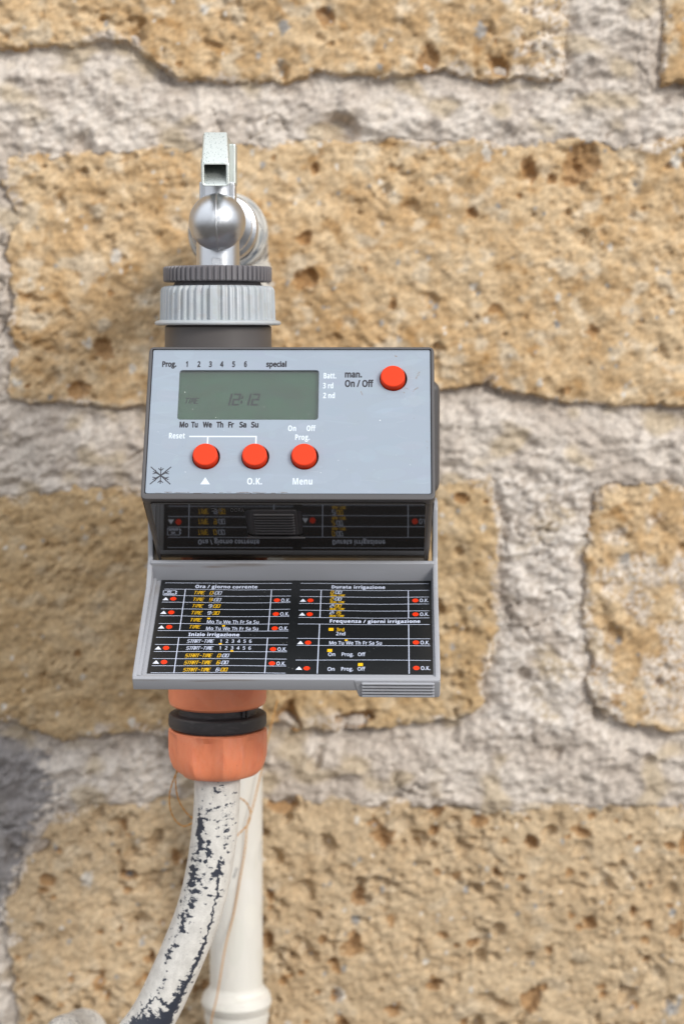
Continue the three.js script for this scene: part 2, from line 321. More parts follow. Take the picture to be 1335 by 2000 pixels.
// ---------------------------------------------------------------- painted water pipe
const paintTex = (w, h, base, marks) => canvasTexture(w, h, (c) => {
  c.fillStyle = base; c.fillRect(0, 0, w, h);
  for (let i = 0; i < 900; i++) { c.fillStyle = `rgba(${rnd() < 0.5 ? '255,252,244' : '150,140,124'},${rr(0.02, 0.09)})`; c.beginPath(); c.ellipse(rr(0, w), rr(0, h), rr(2, w * 0.06), rr(2, h * 0.03), rr(0, 3), 0, 7); c.fill(); }
  marks(c, w, h);
});
const navy = (a) => `rgba(38,42,54,${a})`;
function dashes(c, n, x0, x1, y0, y1, l, wd, ang, spread) {
  for (let i = 0; i < n; i++) {
    let x = rr(x0, x1), y = rr(y0, y1); const a = ang + rr(-spread, spread), len = l * rr(0.3, 1.3); c.strokeStyle = navy(rr(0.45, 0.95)); c.lineWidth = wd * rr(0.4, 1.5); c.lineCap = 'round'; c.beginPath(); c.moveTo(x, y);
    for (let k = 0; k < 3; k++) { x += Math.cos(a + rr(-0.5, 0.5)) * len / 3; y += Math.sin(a + rr(-0.5, 0.5)) * len / 3; c.lineTo(x, y); } c.stroke();
  }
}
function blot(c, x, y, rx, ry, n = 60) { for (let i = 0; i < n; i++) { const a = rr(0, 6.28), q = Math.pow(rnd(), 0.6); c.fillStyle = navy(rr(0.3, 0.9)); c.beginPath(); c.ellipse(x + Math.cos(a) * rx * q, y + Math.sin(a) * ry * q, rr(0.04, 0.28) * rx, rr(0.04, 0.22) * ry, rr(0, 3), 0, 7); c.fill(); } }
{
  const pipe = thing('water_pipe', 'white painted vertical water pipe with elbow fixed against the stone wall', 'pipe', [1, 0, -105]);
  const tex = paintTex(512, 2048, '#d5d2ca', (c, w, h) => { dashes(c, 60, 0, w, 0, h, 20, 2, 1.5, 1); });
  const white = phys({ map: tex, roughness: 0.5, bumpMap: grain(3), bumpScale: 0.0002 });
  const elbowTex = paintTex(512, 512, '#c9c6bf', (c, w, h) => { dashes(c, 170, 0, w, 0, h, 44, 9, 1.2, 1.2); for (let i = 0; i < 60; i++) { c.fillStyle = `rgba(88,98,112,${rr(0.15, 0.45)})`; c.beginPath(); c.ellipse(rr(0, w), rr(0, h), rr(8, 46), rr(5, 22), rr(0, 3), 0, 7); c.fill(); } c.fillStyle = 'rgba(130,70,40,.8)'; c.beginPath(); c.ellipse(300, 90, 14, 6, 0.3, 0, 7); c.fill(); });
  const elbowMat = phys({ map: elbowTex, roughness: 0.45, bumpMap: grain(2), bumpScale: 0.0004 });
  part('pipe', tube(curve([[1.3, 1012, -105], [1.2, 900, -105], [1.0, 760, -105], [0.8, 640, -105], [0.6, 300, -105], [0.5, 0, -105]]), (s) => 13.15, 120, 48), white, pipe);
  part('collar', lathe([[13, 677], [13.6, 675], [16.6, 671.5], [17.6, 667.5], [16.6, 664.5], [15.8, 663], [16.2, 660], [15.2, 656], [15.2, 630], [13, 628]]).translate(0.9, 0, -105), white, pipe);
  const bend = tube(curve([[1, 1046, -62], [1, 1046, -80], [1, 1046, -92], [1.1, 1043, -100], [1.2, 1036, -105], [1.3, 1022, -105], [1.3, 1006, -105]]), 16.9, 60, 48);
  const ring = lathe([[14, 0], [17.6, 0.5], [18.4, 2], [18.4, 6], [17.6, 8.5], [16.5, 10]]).rotateX(-Math.PI / 2).translate(1, 1046, -62);
  const ring2 = lathe([[16, 1034.5], [17.5, 1033.5], [18.1, 1031.5], [18.1, 1000], [17, 997], [13, 996]]).translate(1.3, 0, -105);
  part('elbow', join([bend, ring, ring2]), elbowMat, pipe, 'painted elbow with chipped grey blotches');
}

// ---------------------------------------------------------------- tap
{
  const tap = thing('garden_tap', 'silver metal ball tap with a hollow lever handle above the timer', 'tap', [1, 1046, 0]);
  const AX = 0.9, AY = 1046.6;
  const along = (pts, seg = 72) => lathe(pts, seg).rotateX(Math.PI / 2).translate(AX, AY, 0); // lathe y becomes z
  const ball = []; for (let i = 0; i <= 28; i++) { const t = (i / 28) * Math.PI * 0.9; ball.push([12 * Math.sin(t), 12 + 12 * Math.cos(t)]); }
  ball.push([10.5, 0], [10.5, -14], [11.5, -15], [13.2, -16], [13.2, -24], [12, -25], [12, -33], [14.5, -34], [15, -36], [15, -46], [14.4, -48], [13, -49], [13, -63]);
  ball[0][0] = 0.01;
  const seam = new THREE.TorusGeometry(12, 0.42, 6, 60).rotateY(Math.PI / 2).rotateZ(0.02).translate(AX + 0.3, AY, 12);
  part('body', join([along(ball, 96), seam]), M.metal, tap);
  part('spout', join([lathe([[8.6, 1044], [9.2, 1040], [9.3, 1020], [7.5, 1020], [7.5, 1035]]).translate(0.4, 0, 0), box(-1.6, 2.7, 1025, 1031.6, 8, 10.2, 0.3)]), M.metal, tap);
  part('bonnet', join([lathe([[9, 1047], [8.2, 1054], [7.9, 1056], [7.9, 1062.5], [7.4, 1063.2], [0.01, 1063.2]]).translate(0.6, 0, 0), box(-7, 8.2, 1052, 1064, -6, 6, 0.8)]), M.metal, tap);
  const outer = roundRect(-5.7, 5.7, -9.8, 0, 1.5), hole = roundRect(-4.6, 4.4, -9.0, -1.1, 0.7, new THREE.Path()); outer.holes.push(hole);
  const lever = crease(extrude(outer, 10, 0.35), 0.5); // along +z, open at the front
  const p = lever.attributes.position;
  for (let i = 0; i < p.count; i++) { const z = p.getZ(i), t = (10 - z) / 10, y = p.getY(i); p.setXYZ(i, p.getX(i) * (1 - 0.08 * t) - 0.5 * t, y * (1 + 0.25 * t) + 13.5 * t, z); }
  lever.computeVertexNormals();
  lever.translate(1.6, 1069.6, 23);
  const tongue = box(-4.4, 4.2, -1, 0, -9, 0, 0.3).rotateX(0.85).translate(1.6, 1061.4, 32);
  const lv = part('lever', join([crease(lever, 0.5), tongue]), M.zinc, tap);
  part('lever_hub', join([box(-4.0, 6.0, 1063, 1082.2, -4, 23.4, 0.6), box(5.2, 8.6, 1062.5, 1080, -6, 5, 0.9), box(-6.4, -3, 1062.5, 1074, -6, 5, 0.9)]), M.zinc, lv);
}

// ---------------------------------------------------------------- knurled adapter between tap and timer
{
  const a = thing('threaded_adapter', 'dark grey knurled plastic ring screwed onto the tap outlet', 'adapter', [0.2, 1020, 0]);
  const teeth = 58, tooth = (R) => (q) => { const f = ((q * teeth / (Math.PI * 2)) % 1 + 1) % 1; return R + 1.0 * (f < 0.12 ? f / 0.12 : f < 0.5 ? 1 : f < 0.62 ? 1 - (f - 0.5) / 0.12 : 0) - 0.5; };
  part('ring', lobed([[1028.2, () => 9], [1028.2, tooth(22.0)], [1027.7, tooth(22.75)], [1022.2, tooth(22.75)], [1021.7, tooth(22.2)], [1021.7, () => 17]], teeth * 8).translate(0.2, 0, 0), M.knurl, a);
  part('neck', lathe([[18, 1022], [18.6, 1020.9], [18.8, 1020.4], [19.6, 1020.1], [19.8, 1019.6], [17, 1019.3], [17, 1004]]).translate(0.2, 0, 0), M.knurl, a);
}

// ---------------------------------------------------------------- irrigation timer
const YAW = -1.4 * Math.PI / 180;
const timer = thing('irrigation_timer', 'grey garden watering timer with display, red buttons and open instruction lid', 'timer', [0, 900, 0], YAW);
const MX = 33.2; // middle of the body
const front = slope(28, 993, 60, 935.5), under = slope(60.2, 932.8, 20, 903.6), flap = slope(22, 895.6, 75, 864.9);
const PX0 = -24.3, PW = 115, PH = 65.7, PXM = 2048 / PW;

function print(c, s, x0, x1, base, cap, k, bold, spread = 0) { // text fitted between x0 and x1 (mm), cap height in mm
  c.save(); c.font = `${bold ? 'bold ' : ''}${cap / 0.714 * k}px sans-serif`; c.textBaseline = 'alphabetic'; c.textAlign = 'left';
  const w = c.measureText(s).width; c.translate(x0 * k, base * k); c.scale((x1 - x0) * k / w, 1); c.fillText(s, 0, 0); if (spread) { c.lineJoin = 'round'; c.lineWidth = spread * k; c.strokeStyle = c.fillStyle; c.strokeText(s, 0, 0); } c.restore();
}
function dust(c, w, h, n, r, col) { for (let i = 0; i < n; i++) { c.fillStyle = col(); c.beginPath(); const q = r * Math.pow(rnd(), -0.3) * rr(0.4, 0.9); c.ellipse(rr(0, w), rr(0, h), q, q * rr(0.5, 1), rr(0, 3), 0, 7); c.fill(); } }
const panelTex = canvasTexture(2048, 1170, (c, w, h) => {
  const k = PXM, X = (x) => x - PX0; // print positions in mm from the panel's left and top edge
  c.fillStyle = '#8f9aa7'; c.fillRect(0, 0, w, h);
  for (let i = 0; i < 260; i++) { c.fillStyle = `rgba(${rnd() < 0.5 ? '170,182,196' : '142,150,162'},${rr(0.03, 0.08)})`; c.beginPath(); c.ellipse(rr(0, w), rr(0, h), rr(20, 190), rr(6, 60), rr(-0.3, 0.3), 0, 7); c.fill(); }
  c.fillStyle = '#1d1b22';
  const print0 = print, dk = (...q) => print0(...q.slice(0, 7), 0, 0.36);
  dk(c, 'Prog.', X(-20.4), X(-14.3), 8.0, 2.35, k); [-9.9, -5.0, -0.2, 4.5, 9.4, 14.3].forEach((x, i) => dk(c, String(i + 1), X(x - 0.62), X(x + 0.62), 8.0, 2.4, k)); dk(c, 'special', X(22.9), X(31.4), 8.0, 2.35, k);
  dk(c, 'man.', X(55.4), X(62.7), 12.9, 2.75, k); dk(c, 'On / Off', X(55.5), X(67.1), 17.3, 2.9, k);
  [['Mo', -11.9, -8.2], ['Tu', -6.9, -4.2], ['We', -2.2, 1.5], ['Th', 3.4, 6.2], ['Fr', 8, 10.4], ['Sa', 12.7, 15.7], ['Su', 17.5, 20.6]].forEach(([s, a, b]) => dk(c, s, X(a), X(b), 36.0, 2.35, k));
  c.fillStyle = '#cfd9e2';
  print(c, 'Batt.', X(46.6), X(52.1), 13.5, 2.6, k, 1); print(c, '3 rd', X(46.5), X(51), 18.1, 2.5, k, 1); print(c, '2 nd', X(46.6), X(51.7), 22.6, 2.5, k, 1);
  print(c, 'Reset', X(-16.1), X(-9.3), 41.1, 2.5, k, 1); print(c, 'On', X(32.5), X(36.1), 37.7, 2.5, k, 1); print(c, 'Off', X(40.1), X(43.8), 37.7, 2.5, k, 1); print(c, 'Prog.', X(35.4), X(41.7), 41.7, 2.5, k, 1);
  print(c, 'O.K.', X(16.5), X(22.9), 61.7, 2.9, k, 1); print(c, 'Menu', X(34.8), X(43.2), 61.7, 2.9, k, 1);
  c.beginPath(); c.moveTo(X(-0.3) * k, 58.5 * k); c.lineTo(X(-2.2) * k, 61.7 * k); c.lineTo(X(1.7) * k, 61.7 * k); c.fill();
  c.fillRect(X(-7.6) * k, 39.9 * k, 27.6 * k, 0.6 * k); c.fillRect(X(-0.3) * k, 40 * k, 0.6 * k, 4.6 * k); c.fillRect(X(19.4) * k, 40 * k, 0.6 * k, 4.6 * k);
  // crossed-out snowflake
  c.strokeStyle = '#26242c'; c.lineCap = 'butt'; const sx = X(-18.4) * k, sy = 57.8 * k; c.lineWidth = 0.42 * k;
  c.beginPath(); c.moveTo(sx - 4.2 * k, sy - 3.9 * k); c.lineTo(sx + 4.1 * k, sy + 3.9 * k); c.moveTo(sx + 4.1 * k, sy - 3.9 * k); c.lineTo(sx - 4.2 * k, sy + 3.9 * k); c.stroke();
  c.lineWidth = 0.36 * k;
  for (let i = 0; i < 6; i++) { c.save(); c.translate(sx, sy); c.rotate(i * Math.PI / 3); c.beginPath(); c.moveTo(0, 0); c.lineTo(0, -3.7 * k); c.moveTo(-1.05 * k, -3.2 * k); c.lineTo(0, -2.2 * k); c.lineTo(1.05 * k, -3.2 * k); c.stroke(); c.restore(); }
  for (let i = 0; i < 70; i++) { c.strokeStyle = `rgba(${rnd() < 0.6 ? '205,212,218' : '120,122,124'},${rr(0.05, 0.16)})`; c.lineWidth = rr(1, 4); c.beginPath(); const x = rr(0, w), y = rr(0, h); c.moveTo(x, y); c.quadraticCurveTo(x + rr(-60, 60), y + rr(-20, 20), x + rr(-150, 150), y + rr(-40, 40)); c.stroke(); }
  // dirt: brown scuffs by the upper button, pale dust
  const scuff = (x, y, a, l, n, s) => { for (let i = 0; i < n; i++) { c.fillStyle = `rgba(122,96,72,${rr(0.12, 0.5)})`; c.beginPath(); const t = rr(-l, l); c.ellipse((X(x) + Math.cos(a) * t + rr(-s, s)) * k, (y + Math.sin(a) * t + rr(-s, s)) * k, rr(0.06, 0.28) * k, rr(0.05, 0.16) * k, a, 0, 7); c.fill(); } };
  scuff(85.6, 12, 1.9, 1.8, 46, 0.5); scuff(84.6, 18.5, -0.6, 1.4, 30, 0.25); scuff(80.5, 18, 0.4, 1.1, 16, 0.5); scuff(76.6, 3, 0.7, 0.6, 22, 0.2); scuff(62.6, 20.4, 1.2, 1, 22, 0.1); scuff(79.5, 20, 0.1, 0.6, 8, 0.3);
  scuff(89.5, 45, 1.5, 3, 10, 0.3);
  dust(c, w, h, 260, 1.2, () => `rgba(235,238,240,${rr(0.3, 0.8)})`); dust(c, w, h, 90, 1.3, () => `rgba(92,84,78,${rr(0.3, 0.8)})`);
  for (let i = 0; i < 30; i++) { c.fillStyle = 'rgba(80,62,52,.5)'; c.fillRect(rr(0, w * 0.5), h - rr(2, 12), rr(4, 60), rr(2, 6)); }
});
// segment letters of the display and the printed sheet
const SEG = { T: [[0, 0, 1, 0], [0.5, 0, 0.5, 1]], I: [[0.5, 0, 0.5, 1]], M: [[0, 1, 0, 0], [0, 0, 1, 0], [1, 0, 1, 1], [0.5, 0, 0.5, 0.65]], E: [[1, 0, 0, 0], [0, 0, 0, 1], [0, 1, 1, 1], [0, 0.5, 0.8, 0.5]], S: [[1, 0, 0, 0], [0, 0, 0, 0.5], [0, 0.5, 1, 0.5], [1, 0.5, 1, 1], [1, 1, 0, 1]], A: [[0, 1, 0, 0], [0, 0, 1, 0], [1, 0, 1, 1], [0, 0.5, 1, 0.5]], R: [[0, 1, 0, 0], [0, 0, 1, 0], [1, 0, 1, 0.5], [0, 0.5, 1, 0.5], [0.4, 0.5, 1, 1]], U: [[0, 0, 0, 1], [0, 1, 1, 1], [1, 1, 1, 0]], N: [[0, 1, 0, 0], [0, 0, 1, 1], [1, 1, 1, 0]], '-': [[0.1, 0.5, 0.9, 0.5]], ':': [[0.4, 0.25, 0.4, 0.35], [0.4, 0.7, 0.4, 0.8]], '0': [[0, 0, 1, 0], [1, 0, 1, 1], [1, 1, 0, 1], [0, 1, 0, 0]], '1': [[0.8, 0, 0.8, 1]], '2': [[0, 0, 1, 0], [1, 0, 1, 0.5], [1, 0.5, 0, 0.5], [0, 0.5, 0, 1], [0, 1, 1, 1]], '3': [[0, 0, 1, 0], [1, 0, 1, 1], [0, 0.5, 1, 0.5], [0, 1, 1, 1]], '5': [[1, 0, 0, 0], [0, 0, 0, 0.5], [0, 0.5, 1, 0.5], [1, 0.5, 1, 1], [1, 1, 0, 1]], '6': [[1, 0, 0, 0], [0, 0, 0, 1], [0, 1, 1, 1], [1, 1, 1, 0.5], [1, 0.5, 0, 0.5]], '9': [[1, 0.5, 0, 0.5], [0, 0.5, 0, 0], [0, 0, 1, 0], [1, 0, 1, 1], [1, 1, 0.2, 1]] };
const segW = (ch) => (ch === ':' ? 0.5 : ch === 'I' ? 0.55 : 1);
function segText(c, s, x0, x1, base, cap, k, lw, colorAt) {
  let total = 0; for (const ch of s) total += segW(ch); const unit = (x1 - x0 - 0.2 * cap) / (total - 0.22); let x = x0; c.lineCap = 'square'; c.lineJoin = 'round';
  [...s].forEach((ch, i) => {
    c.strokeStyle = colorAt(i); c.lineWidth = lw * k; const w = (segW(ch) - 0.3) * unit;
    for (const [a, b, d, e] of SEG[ch] ?? []) { c.beginPath(); c.moveTo((x + a * w + (1 - b) * cap * 0.2) * k, (base - cap + b * cap) * k); c.lineTo((x + d * w + (1 - e) * cap * 0.2) * k, (base - cap + e * cap) * k); c.stroke(); }
    x += segW(ch) * unit;
  });
}
const LX0 = -22.4, LW = 114, LH = 61.2, LK = 2048 / LW;
const labelTex = canvasTexture(2048, Math.round(LH * LK), (c, w, h) => {
  const k = LK, X = (x) => x - LX0, W = '#cdd5ea', Y = '#efbb14', RD = '#ee380e';
  c.fillStyle = '#17191b'; c.fillRect(0, 0, w, h);
  const hl = (x0, x1, y) => { c.fillStyle = W; c.fillRect(X(x0) * k, (y - 0.13) * k, (x1 - x0) * k, 0.25 * k); }, vl = (x, y0, y1) => { c.fillStyle = W; c.fillRect((X(x) - 0.18) * k, y0 * k, 0.36 * k, (y1 - y0) * k); };
  const tri = (x, y) => { c.fillStyle = '#dfe4f2'; c.beginPath(); c.moveTo(X(x) * k, (y - 1.15) * k); c.lineTo(X(x - 1.35) * k, (y + 0.95) * k); c.lineTo(X(x + 1.35) * k, (y + 0.95) * k); c.fill(); };
  const dot = (x, y) => { c.fillStyle = RD; c.beginPath(); c.ellipse(X(x) * k, y * k, 1.3 * k, 1.28 * k, 0, 0, 7); c.fill(); };
  const ok = (x, y) => { dot(x, y - 0.35); c.fillStyle = W; print(c, 'O.K.', X(x + 1.7), X(x + 5.6), y + 0.75, 2.15, k, 0, 0.1); };
  const txt = (s, x0, x1, b, cap = 2.1, col = W, bold = 0, sp = 0.06) => { c.fillStyle = col; print(c, s, X(x0), X(x1), b, cap, k, bold, sp); };
  const sq = (x, y, a = 1, b = 0.8) => { c.fillStyle = Y; c.fillRect(X(x - a) * k, (y - b) * k, 2 * a * k, 2 * b * k); };
  const seg = (s, x0, x1, b, cap, fn, lw = 0.36) => segText(c, s, X(x0), X(x1), b, cap, k, lw, fn);
  // left half
  const rows = [6.5, 10.9, 15.4, 19.9, 24.6, 29.6, 34.2], rows2 = [38.6, 43.1, 47.5, 52, 56.4, 60.7];
  hl(-20.7, 32.9, 2.1); rows.forEach((y) => hl(-20.7, 32.9, y)); rows2.forEach((y) => hl(-20.9, 32.9, y));
  vl(-11.7, 6.5, 34.2); vl(24.6, 6.5, 34.2); vl(-11.6, 38.6, 60.9); vl(24.6, 38.6, 60.9);
  txt('Ora / giorno corrente', -7.8, 18.7, 5.5, 2.05, W, 1); txt('Inizio irrigazione', -7.9, 13.1, 37.6, 2.05, W, 1);
  c.strokeStyle = W; c.lineWidth = 0.25 * k; c.strokeRect(X(-20.8) * k, 7.5 * k, 5.2 * k, 2.7 * k); txt('9V', -19.3, -17.4, 8.9, 0.9, W, 1); txt('Alcaline', -20.3, -16.2, 10.0, 0.75, W, 1); c.fillRect(X(-15.5) * k, 7.9 * k, 0.5 * k, 0.7 * k); c.fillRect(X(-15.5) * k, 9.2 * k, 0.5 * k, 0.7 * k);
  const yw = (n) => (i) => (i < n ? Y : W), wy = (n) => (i) => (i < n ? W : Y);
  [['0:00', yw(1)], ['9:00', yw(1)], ['9:00', wy(2)], ['9:30', wy(2)]].forEach(([s, f], i) => { const b = [9.7, 14.3, 18.7, 23.3][i]; seg('TIME', -8, -3.2, b, 1.95, () => Y, 0.25); seg(s, -1.2, 3.9, b, 1.95, f, 0.27); });
  seg('TIME', -8, -3.2, 28.0, 1.95, () => Y, 0.25); seg('TIME', -8, -3.2, 32.6, 1.95, () => Y, 0.25);
  txt('Mo Tu We Th Fr Sa Su', -1.1, 20.6, 29.2, 2.1); sq(-0.4, 26.0, 0.6, 0.5); txt('Mo Tu We Th Fr Sa Su', -1.1, 20.6, 33.7, 2.1); sq(6.1, 30.8, 0.6, 0.5);
  [13.2, 22.4, 31.9].forEach((y) => { tri(-19.4, y); dot(-16.2, y - 0.1); ok(27.2, y + 0.9); });
  seg('START-TIME', -8, 3, 41.9, 1.95, () => W, 0.25); seg('START-TIME', -8, 3, 46.3, 1.95, () => W, 0.25);
  for (const b of [41.8, 46.2]) [5.8, 8.2, 10.6, 13, 15.4, 17.7].forEach((x, i) => txt(String(i + 1), x - 0.6, x + 0.6, b, 2)); sq(5.6, 42.6, 0.6, 0.45); sq(10.6, 47.1, 0.6, 0.45);
  [['0:00', yw(1)], ['6:00', yw(1)], ['6:00', wy(2)]].forEach(([s, f], i) => { const b = [51, 55.4, 59.9][i]; seg('START-TIME', -8, 3, b, 1.95, () => Y, 0.25); seg(s, 5, 9.8, b, 1.95, f, 0.27); });
  [45.3, 54.2].forEach((y) => { tri(-19.4, y); dot(-16.2, y - 0.1); ok(27.2, y + 0.9); });
  // right half
  [2.1, 6.7, 11.3, 16, 20.6, 25.3, 29.6, 38.9, 43.3, 52.5].forEach((y) => hl(36.6, 90.7, y));
  vl(45.5, 6.7, 25.3); vl(82, 6.7, 25.3); vl(45.5, 29.6, 60.9); vl(82, 29.6, 60.9);
  txt('Durata irrigazione', 49.6, 72.4, 5.5, 2.05, W, 1); txt('Frequenza / giorni irrigazione', 49.4, 86.9, 28.5, 2.05, W, 1);
  [['0:00', yw(1)], ['2:00', yw(1)], ['2:00', wy(2)], ['2:15', wy(2)]].forEach(([s, f], i) => { const b = [9.1, 13.7, 18.3, 22.9][i]; seg(s, 49.5, 54.3, b, 1.85, f, 0.27); seg('RUN-TIME', 49.5, 55.6, b + 1.75, 1.05, () => Y, 0.19); });
  [13.9, 23.2, 41.6, 57.6].forEach((y) => { tri(38.1, y); dot(41.2, y); ok(84.9, y); });
  sq(50.3, 33, 1, 0.95); txt('3rd', 52.4, 55.8, 34.1, 2.1, Y); txt('2nd', 52.3, 56.3, 36.8, 2.1); txt('Mo Tu We Th Fr Sa Su', 49.6, 71.2, 42.7, 2.1); sq(56.6, 39.9, 0.6, 0.5);
  sq(50.1, 46.5, 1, 0.95); sq(62.6, 55.4, 1, 0.95);
  for (const b of [50, 59.2]) { txt('On', 49.4, 52.5, b, 2.2); txt('Prog.', 54.8, 59.9, b, 2.2); txt('Off', 61.4, 64.4, b, 2.2); }
  dust(c, w, h, 900, 1.5, () => `rgba(190,198,196,${rr(0.15, 0.6)})`); dust(c, w, h, 50, 2.4, () => `rgba(210,205,196,${rr(0.4, 0.9)})`);
});
const lcdTex = canvasTexture(1024, 406, (c, w, h) => {
  const k = 1024 / 57.7, X = (x) => x + 12.9; c.fillStyle = '#314d3a'; c.fillRect(0, 0, w, h);
  for (let i = 0; i < 200; i++) { c.fillStyle = `rgba(${rnd() < 0.5 ? '52,70,56' : '42,48,40'},${rr(0.03, 0.09)})`; c.beginPath(); c.ellipse(rr(0, w), rr(0, h), rr(20, 160), rr(10, 60), rr(-0.4, 0.4), 0, 7); c.fill(); }
  const D = () => '#101713'; segText(c, 'TIME', X(-10.4), X(-4.4), 14.4, 2.4, k, 0.42, D); segText(c, '12:12', X(6.2), X(20.6), 15, 4.8, k, 0.85, D);
  c.fillStyle = '#1c2521'; c.fillRect(X(12.6) * k, 21.9 * k, 2.2 * k, 0.7 * k); c.fillRect(X(33.2) * k, 21.9 * k, 2.2 * k, 0.7 * k);
  dust(c, w, h, 240, 1.0, () => `rgba(226,228,222,${rr(0.2, 0.75)})`); dust(c, w, h, 26, 1.8, () => `rgba(236,234,226,${rr(0.6, 1)})`);
});
const caseDirt = canvasTexture(1024, 1024, (c, w, h) => { c.fillStyle = '#4d4b4c'; c.fillRect(0, 0, w, h); dust(c, w, h, 700, 0.9, () => `rgba(178,168,156,${rr(0.15, 0.6)})`); });
caseDirt.wrapS = caseDirt.wrapT = THREE.RepeatWrapping; caseDirt.repeat.set(0.012, 0.012);
M.darkCase.map = caseDirt; M.darkCase.color.set(0xffffff);
const lidDirt = canvasTexture(1024, 1024, (c, w, h) => {
  c.fillStyle = '#9b9da3'; c.fillRect(0, 0, w, h); for (let i = 0; i < 300; i++) { c.fillStyle = `rgba(${rnd() < 0.4 ? '196,196,198' : '160,152,144'},${rr(0.03, 0.1)})`; c.beginPath(); c.ellipse(rr(0, w), rr(0, h), rr(10, 90), rr(6, 40), rr(0, 3), 0, 7); c.fill(); }
  dust(c, w, h, 1600, 1.2, () => `rgba(96,78,62,${rr(0.2, 0.6)})`); dust(c, w, h, 300, 1.0, () => `rgba(225,225,222,${rr(0.3, 0.7)})`);
});
lidDirt.wrapS = lidDirt.wrapT = THREE.RepeatWrapping; lidDirt.repeat.set(0.02, 0.02);
M.lid.map = lidDirt; M.lid.color.set(0xffffff);

{ // body: side outline drawn in (z, y), carried across x
  const prof = [front.at(-1.0, -3.9).concat(1.5), front.at(67.9, -3.9).concat(0.6), [18.6, 902.0, 0.8], [-24, 905, 4], [-26, 993.5, 4]];
  const g = extrude(roundPoly(prof, 2), 118.3, 2.2, 4).rotateY(-Math.PI / 2); // x from 0 to -118.3
  g.translate(MX + 59.15, 0, 0);
  const p = g.attributes.position, nz0 = front.at(0, 1)[0] - front.at(0, 0)[0], ny0 = front.at(0, 1)[1] - front.at(0, 0)[1];
  for (let i = 0; i < p.count; i++) { const back = -((p.getZ(i) - 28) * nz0 + (p.getY(i) - 993) * ny0), k = 1 - 0.03 * sst(0, 26, back); p.setX(i, MX + (p.getX(i) - MX) * k); }
  part('case', crease(g, 0.5), M.darkCase, timer);
  const rear = box(MX - 62, MX + 62.2, 931.5, 979.5, -27, 11, 4);
  part('rear_housing', rear, M.darkCase, timer);
  const rim = roundRect(MX - 59.2, MX + 59.2, -68.6, 1.1, 2.6); rim.holes.push(roundRect(PX0 - 0.25, PX0 + PW + 0.25, -PH - 0.25, 0.25, 1.0, new THREE.Path()));
  part('bezel', crease(front.put(extrude(rim, 4.6, 0.55, 3).translate(0, 0, -4)), 0.5), M.darkCase, timer);
}
const LCDBOX = [-12.9, 44.8, -32.5, -9.6], BTN = [[-0.6, 49.4], [19.4, 49.4], [39.4, 49.4], [75.3, 13.6]];
{
  const s = roundRect(PX0, PX0 + PW, -PH, 0, 1.0); s.holes.push(roundRect(...LCDBOX, 1.4, new THREE.Path()));
  for (const [x, v] of BTN) { const h = new THREE.Path(); h.absarc(x + 0.25, -v, 5.65, 0, Math.PI * 2, true); s.holes.push(h); }
  const g = extrude(s, 1.1, 0.12, 1).translate(0, 0, -1.1); uvFrom(g, PX0, PW, -PH, PH);
  const panel = part('front_panel', front.put(g), phys({ map: panelTex, roughness: 0.42 }), timer, 'blue-grey printed control panel');
  const lg = uvFrom(new THREE.BoxGeometry(61, 26, 0.5).translate(15.95, -21.05, -2.35), LCDBOX[0], 57.7, LCDBOX[2], 22.9);
  const lcd = part('display', front.put(lg), phys({ map: lcdTex, roughness: 0.7, specularIntensity: 0.3 }), timer, 'green-grey display reading 12:12');
  part('display_window', front.put(extrude(roundRect(...LCDBOX.map((v, i) => v + (i % 2 ? -0.05 : 0.05)), 1.4), 0.2).translate(0, 0, -0.75)), M.glass, lcd);
  const btn = [[0.01, 2.72], [4.45, 2.68], [4.8, 2.5], [4.98, 2.15], [5.06, 1.2], [5.15, -2.0], [0.01, -2.0]].reverse();
  BTN.forEach(([x, v], i) => part('button', front.put(crease(lathe(btn, 56), 0.3).rotateX(Math.PI / 2).translate(x, -v, 0)), M.red, timer));
}
{ // glossy underside with the battery latch
  const s = roundRect(MX - 55.6, MX + 55.6, -49.0, -1.2, 1.6), gx0 = 15.8, gx1 = 38.4;
  const hole = new THREE.Path(); roundRect(gx0, gx1, -27.5, -6.2, 2, hole); s.holes.push(hole);
  const cover = part('battery_cover', under.put(extrude(s, 1.6, 0.2, 2).translate(0, 0, -0.6)), M.darkGloss, timer, 'glossy dark battery cover mirroring the instruction sheet');
  part('latch', under.put(extrude(roundRect(gx0 + 1.9, gx1 - 1.9, -25.6, -5.6, 1.4), 1.2, 0.3, 2).translate(0, 0, 0)), M.black, cover);
  for (let i = 0; i < 8; i++) part('rib', under.put(box(gx0 + 3, gx1 - 3, -24.3 + i * 2.1, -23.2 + i * 2.1, 0.9, 1.9, 0.4)), M.black, cover);
  const hp = roundRect(gx0 - 0.9, gx1 + 0.9, -28.4, -5.4, 2.4); hp.holes.push(roundRect(gx0, gx1, -27.5, -4.9, 2, new THREE.Path()));
  part('latch_rim', under.put(extrude(roundRect(gx0 - 0.8, gx1 + 0.8, -28.3, -27.5, 0.4), 1.5, 0.2, 2)), M.darkCase, cover);
  const font = await new FontLoader().loadAsync('fonts/droid/droid_sans_regular.typeface.json');
  const tg = (t, x0, w) => { const g = new TextGeometry(t, { font, size: 2.4, depth: 0.25, curveSegments: 3 }); g.computeBoundingBox(); g.scale(w / (g.boundingBox.max.x - g.boundingBox.min.x), 1, 1); return g.translate(x0, -7, 0.9); };
  part('embossed_text', under.put(join([tg('24', 1.8, 4.4), tg('OORA', 9.6, 5.6)])), M.darkCase, cover);
}
